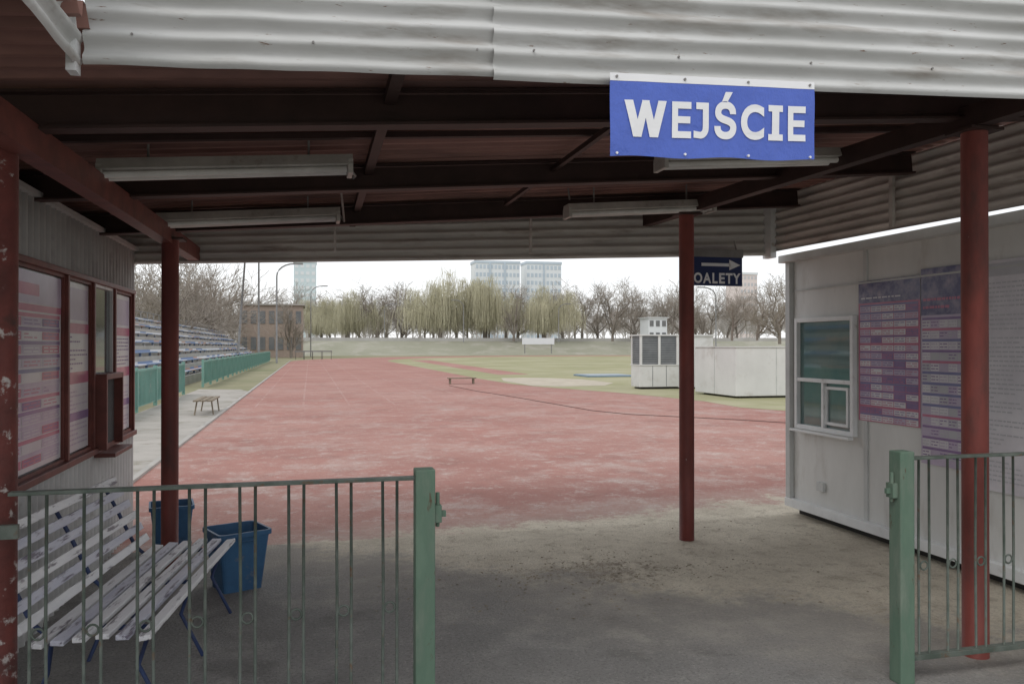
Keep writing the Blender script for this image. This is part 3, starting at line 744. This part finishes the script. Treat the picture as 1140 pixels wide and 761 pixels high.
# ------------------------------------------------------------------ distant buildings
def building(name,label,px0,px1,d,ztop,depth,wm,winm,rows,cols,roofm,base=0,cat='building',band=None):
    x0,y0=at(px0,d); x1,y1=at(px1,d); w=x1-x0
    t=thing(name,label,cat,((x0+x1)/2,y0,base))
    bm=B(); box(bm,x0,x1,y0,y0+depth,base,ztop); obj('wall',bm,wm,t)
    bm=B(); box(bm,x0-.3,x1+.3,y0-.3,y0+depth+.3,ztop,ztop+.03*(ztop-base)); obj('roof',bm,roofm,t)
    ch=(ztop-base)/rows; cw=w/cols
    for r in range(rows):
        if cols*rows>90:
            bm=B()
            for c in range(cols): box(bm,x0+cw*(c+.18),x0+cw*(c+.82),y0-.12,y0,base+ch*(r+.3),base+ch*(r+.8))
            obj('window_band',bm,winm,t)
        else:
            for c in range(cols):
                bm=B(); box(bm,x0+cw*(c+.2),x0+cw*(c+.8),y0-.08,y0,base+ch*(r+.3),base+ch*(r+.78)); obj('window',bm,winm,t)
    if band:
        for bx in band:
            bm=B(); box(bm,x0+w*bx-.02*w,x0+w*bx+.02*w,y0-.6,y0-.13,base,ztop); obj('stair_strip',bm,roofm,t)
    return t
farwhite=MM('far_white',(.74,.77,.79),(.68,.71,.74),s=.05); farblue=MM('far_blue',(.52,.59,.66),(.46,.53,.60),s=.05)  # skyline colours lightened in place of aerial haze
farteal=MM('far_teal',(.62,.71,.74),(.56,.66,.70),s=.05); farpink=MM('far_pink',(.74,.66,.64),(.69,.61,.59),s=.05); winf=MM('far_window',(.52,.52,.54),(.56,.56,.58),s=.05)  # walls and windows paled here too, as painted haze
darkwin=MM('dark_window',(.14,.15,.16),(.2,.2,.2),s=1)
building('brick_building','two storey brown brick building with flat roof left of the willows',267,337,112,7.3,9,brick,darkwin,2,7,concrete)
building('office_tower','pale whitish glass tower rising behind the brick building',327,352,400,43,12,farteal,farwhite,12,4,farwhite)
building('apartment_block','long pale apartment block with blue bands on the skyline, left one',529,582,500,53,14,farwhite,farblue,11,12,farblue,band=(.33,.66))
building('apartment_block','shorter pale apartment block on the skyline, right of the long one',586,628,520,54.5,14,farwhite,farblue,11,9,farblue,band=(.5,))
building('apartment_block','pinkish tower block on the skyline at right above bare trees',824,846,400,37,14,farpink,winf,11,5,farwhite)
building('white_hut','small white hut with dark openings on the bank right of centre',722,745,152,6.9,4,farwhite,darkwin,2,3,farwhite,base=2.4,cat='hut')
x0,y0=at(578,142); x1,_=at(616,142)
t=thing('white_board','long low white board on the far bank below the willows','board',((x0+x1)/2,y0-2,1))
bm=B(); box(bm,x0,x1,y0-2.1,y0-2,1.9,3.0); obj('panel',bm,farwhite,t)
for s in (x0+.5,x1-.5):
    bm=B(); box(bm,s-.06,s+.06,y0-2,y0-1.9,0.3,1.9); obj('leg',bm,polem,t)
bm=B(); pts=[]
for i,p in enumerate(line[:-1]):
    a=V(line[max(i-1,0)]); b=V(line[min(i+1,len(line)-1)]); d=(b-a).normalized(); n=V((-d.y,d.x)); pts.append((p[0]+n.x*13,p[1]+n.y*13,2.85))
for a,b in zip(pts,pts[1:]): obox(bm,a,b,.2,.6)
tag(obj('bank_wall',bm,MM('wall_grey',(.46,.45,.43),(.38,.37,.35),s=.3)),'low grey wall running along the top of the far bank','wall')

# ------------------------------------------------------------------ trees
def prisms(segs,n=3):
    vs=[]; fs=[]
    for p,q,r0,r1 in segs:
        d=(q-p); 
        if d.length<1e-5: continue
        d.normalize(); a=V((0,0,1)) if abs(d.z)<.9 else V((1,0,0))
        s=d.cross(a).normalized(); u=s.cross(d); b=len(vs)
        for c,r in ((p,r0),(q,r1)):
            for k in range(n):
                t=2*math.pi*k/n; vs.append(c+(s*math.cos(t)+u*math.sin(t))*r)
        for k in range(n): fs.append((b+k,b+(k+1)%n,b+n+(k+1)%n,b+n+k))
    return vs,fs
def mesh(name,segs,m,n=3):
    v,f=prisms(segs,n); me=bpy.data.meshes.new(name); me.from_pydata([tuple(x) for x in v],[],f); me.materials.append(m)
    for p in me.polygons: p.use_smooth=True
    return me
def bare_segs(seed,H,wide=1.0,cnt=(6,5,5,4)):
    rnd=random.Random(seed); S=[[],[],[],[],[]]
    def rv(): return V((rnd.uniform(-1,1),rnd.uniform(-1,1),rnd.uniform(-1,1)))
    def br(p,d,Ln,r,lev):
        pts=[]
        for i in range(3):
            q=p+d*Ln/3; S[lev].append((p,q,r*(1-.18*i),r*(1-.18*(i+1)))); p=q; pts.append((p,d.copy()))
            d=(d+rv()*.22+V((0,0,.10))).normalized()
        if lev<4:
            n=cnt[lev]
            for k in range(n):
                pp,dd=pts[rnd.choice([0,1,2,2])]
                s=dd.cross(rv()).normalized(); ang=R(rnd.uniform(22,60)*wide)
                nd=(dd*math.cos(ang)+s*math.sin(ang)).normalized()
                br(pp-dd*rnd.uniform(0,Ln*.2),nd,Ln*rnd.uniform(.55,.80),r*.5,lev+1)
    br(V((0,0,-.1)),V((0,0,1)),H*.33,H*.016,0)
    return S
def make_bare(name,seed,H,wide=1,minr=0):
    S=bare_segs(seed,H,wide)
    th=[(p,q,max(a,minr),max(b,minr)) for l in S[2:] for p,q,a,b in l]
    return mesh('trunk',S[0]+S[1],bark,6),mesh('crown',th,twig,3)
def make_willow(seed,H):
    rnd=random.Random(seed); tr=[];cr=[]
    p=V((0,0,-.1)); q=V((rnd.uniform(-.3,.3),0,H*.25)); tr.append((p,q,H*.03,H*.022))
    tips=[]
    for k in range(14):
        a=rnd.uniform(0,6.28); el=R(rnd.uniform(22,85)); d=V((math.cos(a)*math.cos(el),math.sin(a)*math.cos(el),math.sin(el)))
        pp=q.copy(); Ln=H*rnd.uniform(.42,.68)
        for i in range(5):
            qq=pp+d*Ln/5; tr.append((pp,qq,H*.010*(1-i*.17),H*.010*(1-(i+1)*.17)))
            for _ in range(5):
                dd=(d+V((rnd.uniform(-1,1),rnd.uniform(-1,1),rnd.uniform(-.3,.6)))).normalized()
                e=qq+dd*H*rnd.uniform(.06,.16); cr.append((qq,e,.04,.03)); tips.append(e); tips.append(qq.lerp(e,.6))
            pp=qq; d=(d+V((rnd.uniform(-.2,.2),rnd.uniform(-.2,.2),-.05))).normalized()
    for e in tips:
        for _ in range(4):
            x=e+V((rnd.gauss(0,.4),rnd.gauss(0,.4),rnd.uniform(-.2,.2))); Ln=rnd.uniform(.2,.80)*x.z
            dr=V((rnd.uniform(-.25,.25)+x.x*.03,rnd.uniform(-.25,.25)+x.y*.03,-1))
            a=x
            for i in range(4):
                b=a+dr.normalized()*Ln/4; cr.append((a,b,.020,.017)); a=b; dr=V((dr.x*.5+rnd.uniform(-.06,.06),dr.y*.5,-1))
    return mesh('trunk',tr,bark,6),mesh('crown',cr,willow_t,3)
bares=[make_bare('b',s,15,w,.02) for s,w in ((1,1),(2,1.15),(3,.85),(4,1.0),(5,.75))]
wills=[make_willow(s,15) for s in (11,12,13)]
def tree(kind,var,px,d,topy,base,label,group,rot,wide=1):
    x,y=at(px,d); h=1.6+(385-topy)*d/900-base
    t=thing('willow_tree' if kind=='w' else 'bare_tree',label,'tree',(x,y,base),group)
    tr,cr=(wills if kind=='w' else bares)[var]
    for n,me in (('trunk',tr),('crown',cr)):
        o=bpy.data.objects.new(n,me); C.objects.link(o); o.parent=t
    t.rotation_euler.z=rot; top=max(v.co.z for v in cr.vertices)
    s=h/top; t.scale=(s*wide,s*wide,s)
G1='bare trees behind the grandstand'; G2='trees on the far bank'; G3='weeping willows on the far bank'
TL=[('b',0,152,62,272,0,'bare tree at the edge of the booth, leftmost behind the grandstand',G1),
('b',1,172,75,280,0,'bare tree second from left behind the grandstand',G1),
('b',2,190,60,276,0,'slim bare tree third from left behind the grandstand',G1),
('b',3,208,80,276,0,'bare tree left of the far left post gap, fourth behind the grandstand',G1),
('b',4,226,90,284,0,'narrow bare tree fifth from left behind the grandstand',G1),
('b',0,243,84,284,0,'bare tree just left of the leaning pole',G1),
('b',2,258,125,298,0,'bare tree behind the leaning pole beside the brick building',G1),
('b',4,324,109,322,0,'slim bare tree at the right end of the brick building',G1),
('w',0,388,155,320,2.6,'smaller weeping willow right of the brick building',G3),
('w',2,358,165,332,2.6,'low weeping willow hard against the brick building',G3),
('b',1,420,156,308,2.6,'bare tree between the small willow and the large willows',G2),
('b',3,447,160,312,2.6,'bare tree directly left of the large willows',G2),
('w',1,490,156,296,2.6,'tallest weeping willow, below the left end of the apartment block',G3),
('w',2,540,160,306,2.6,'large weeping willow second of the central clump',G3),
('b',4,572,154,312,2.6,'bare tree in the gap between the central willows',G2),
('w',0,605,157,313,2.6,'weeping willow right of the central clump, below the shorter block',G3),
('b',2,640,165,320,2.6,'bare tree just right of the last willow',G2),
('b',0,682,155,306,2.6,'broad bare tree left of the small white hut',G2),
('b',3,708,162,316,2.6,'bare tree standing right by the white hut',G2),
('b',1,748,156,314,2.6,'bare tree seen behind the middle red post',G2),
('b',4,782,152,324,2.6,'bare tree under the toilet sign',G2),
('b',2,815,140,314,2.6,'bare tree left of the pinkish tower block',G2),
('b',0,843,130,308,2.6,'bare tree in front of the pinkish tower block',G2),
('b',3,868,125,304,2.0,'bare tree at the corner of the site cabin',G2)]
for i,(k,v,px,d,ty,b,l,g) in enumerate(TL): tree(k,v,px,d,ty,b,l,g,i*1.3,1.25 if k=='w' else 1.1)
rnd=random.Random(9)
for i in range(30):
    px=345+i*17.8+rnd.uniform(-6,6); d=rnd.uniform(170,188)
    tree('b',i%5,px,d,rnd.uniform(308,332),2.9,'grey bare tree in the hazy second row beyond the far bank','hazy second row of bare trees',i*2.1,1.2)
for i in range(11):
    px=148+i*9.5+rnd.uniform(-3,3); d=rnd.uniform(95,110)
    tree('b',(i*2)%5,px,d,rnd.uniform(298,320),0,'bare tree in the thicket behind the grandstand trees','thicket behind the grandstand',i*1.7,1.2)
vs=[];fs=[]
base=prisms([(p,q,max(a,.045),max(b,.045)) for l in bare_segs(21,18,1.1,(5,4,4,3)) for p,q,a,b in l],3)
rnd=random.Random(5)
for k in range(230):
    px=rnd.uniform(60,980); d=rnd.uniform(200,330); x,y=at(px,d); a=rnd.uniform(0,6.28); s=rnd.uniform(.8,1.2)*d/250*(.92 if 560<px<900 else 1); b=len(vs); ca,sa=math.cos(a)*s,math.sin(a)*s
    vs+=[(x+p.x*ca-p.y*sa,y+p.x*sa+p.y*ca,2.0+p.z*s) for p in base[0]]; fs+=[tuple(i+b for i in f) for f in base[1]]
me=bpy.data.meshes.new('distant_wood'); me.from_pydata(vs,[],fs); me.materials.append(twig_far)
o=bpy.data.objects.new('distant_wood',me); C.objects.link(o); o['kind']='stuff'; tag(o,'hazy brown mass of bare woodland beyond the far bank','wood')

# ------------------------------------------------------------------ light, sky, camera
w=bpy.data.worlds.new('World'); sc.world=w; w.use_nodes=True
nt=w.node_tree; bg=nt.nodes['Background']; sk=nt.nodes.new('ShaderNodeTexSky'); sk.sky_type='NISHITA'; sk.sun_disc=False
sk.sun_elevation=R(50); sk.sun_rotation=R(-40)
mx=nt.nodes.new('ShaderNodeMixRGB'); mx.inputs[0].default_value=.9; mx.inputs[2].default_value=(8.6,8.7,8.85,1)
nt.links.new(sk.outputs[0],mx.inputs[1]); nt.links.new(mx.outputs[0],bg.inputs[0]); bg.inputs[1].default_value=.13
sd=bpy.data.lights.new('sun','SUN'); sd.energy=.9; sd.angle=R(25); sd.color=(1,.97,.93)
so=bpy.data.objects.new('sun',sd); C.objects.link(so); so.rotation_euler=(R(40),0,R(-40)); so.location=(0,0,30)
cd=bpy.data.cameras.new('camera'); cd.lens=28.42; cd.sensor_width=36; cd.clip_end=3000; cd.clip_start=.05
co=bpy.data.objects.new('camera',cd); C.objects.link(co); co.location=(0,0,1.6); co.rotation_euler=(R(90.29),0,R(-14.04)); sc.camera=co
sc.view_settings.view_transform='Standard'; sc.view_settings.look='None'; sc.view_settings.exposure=0
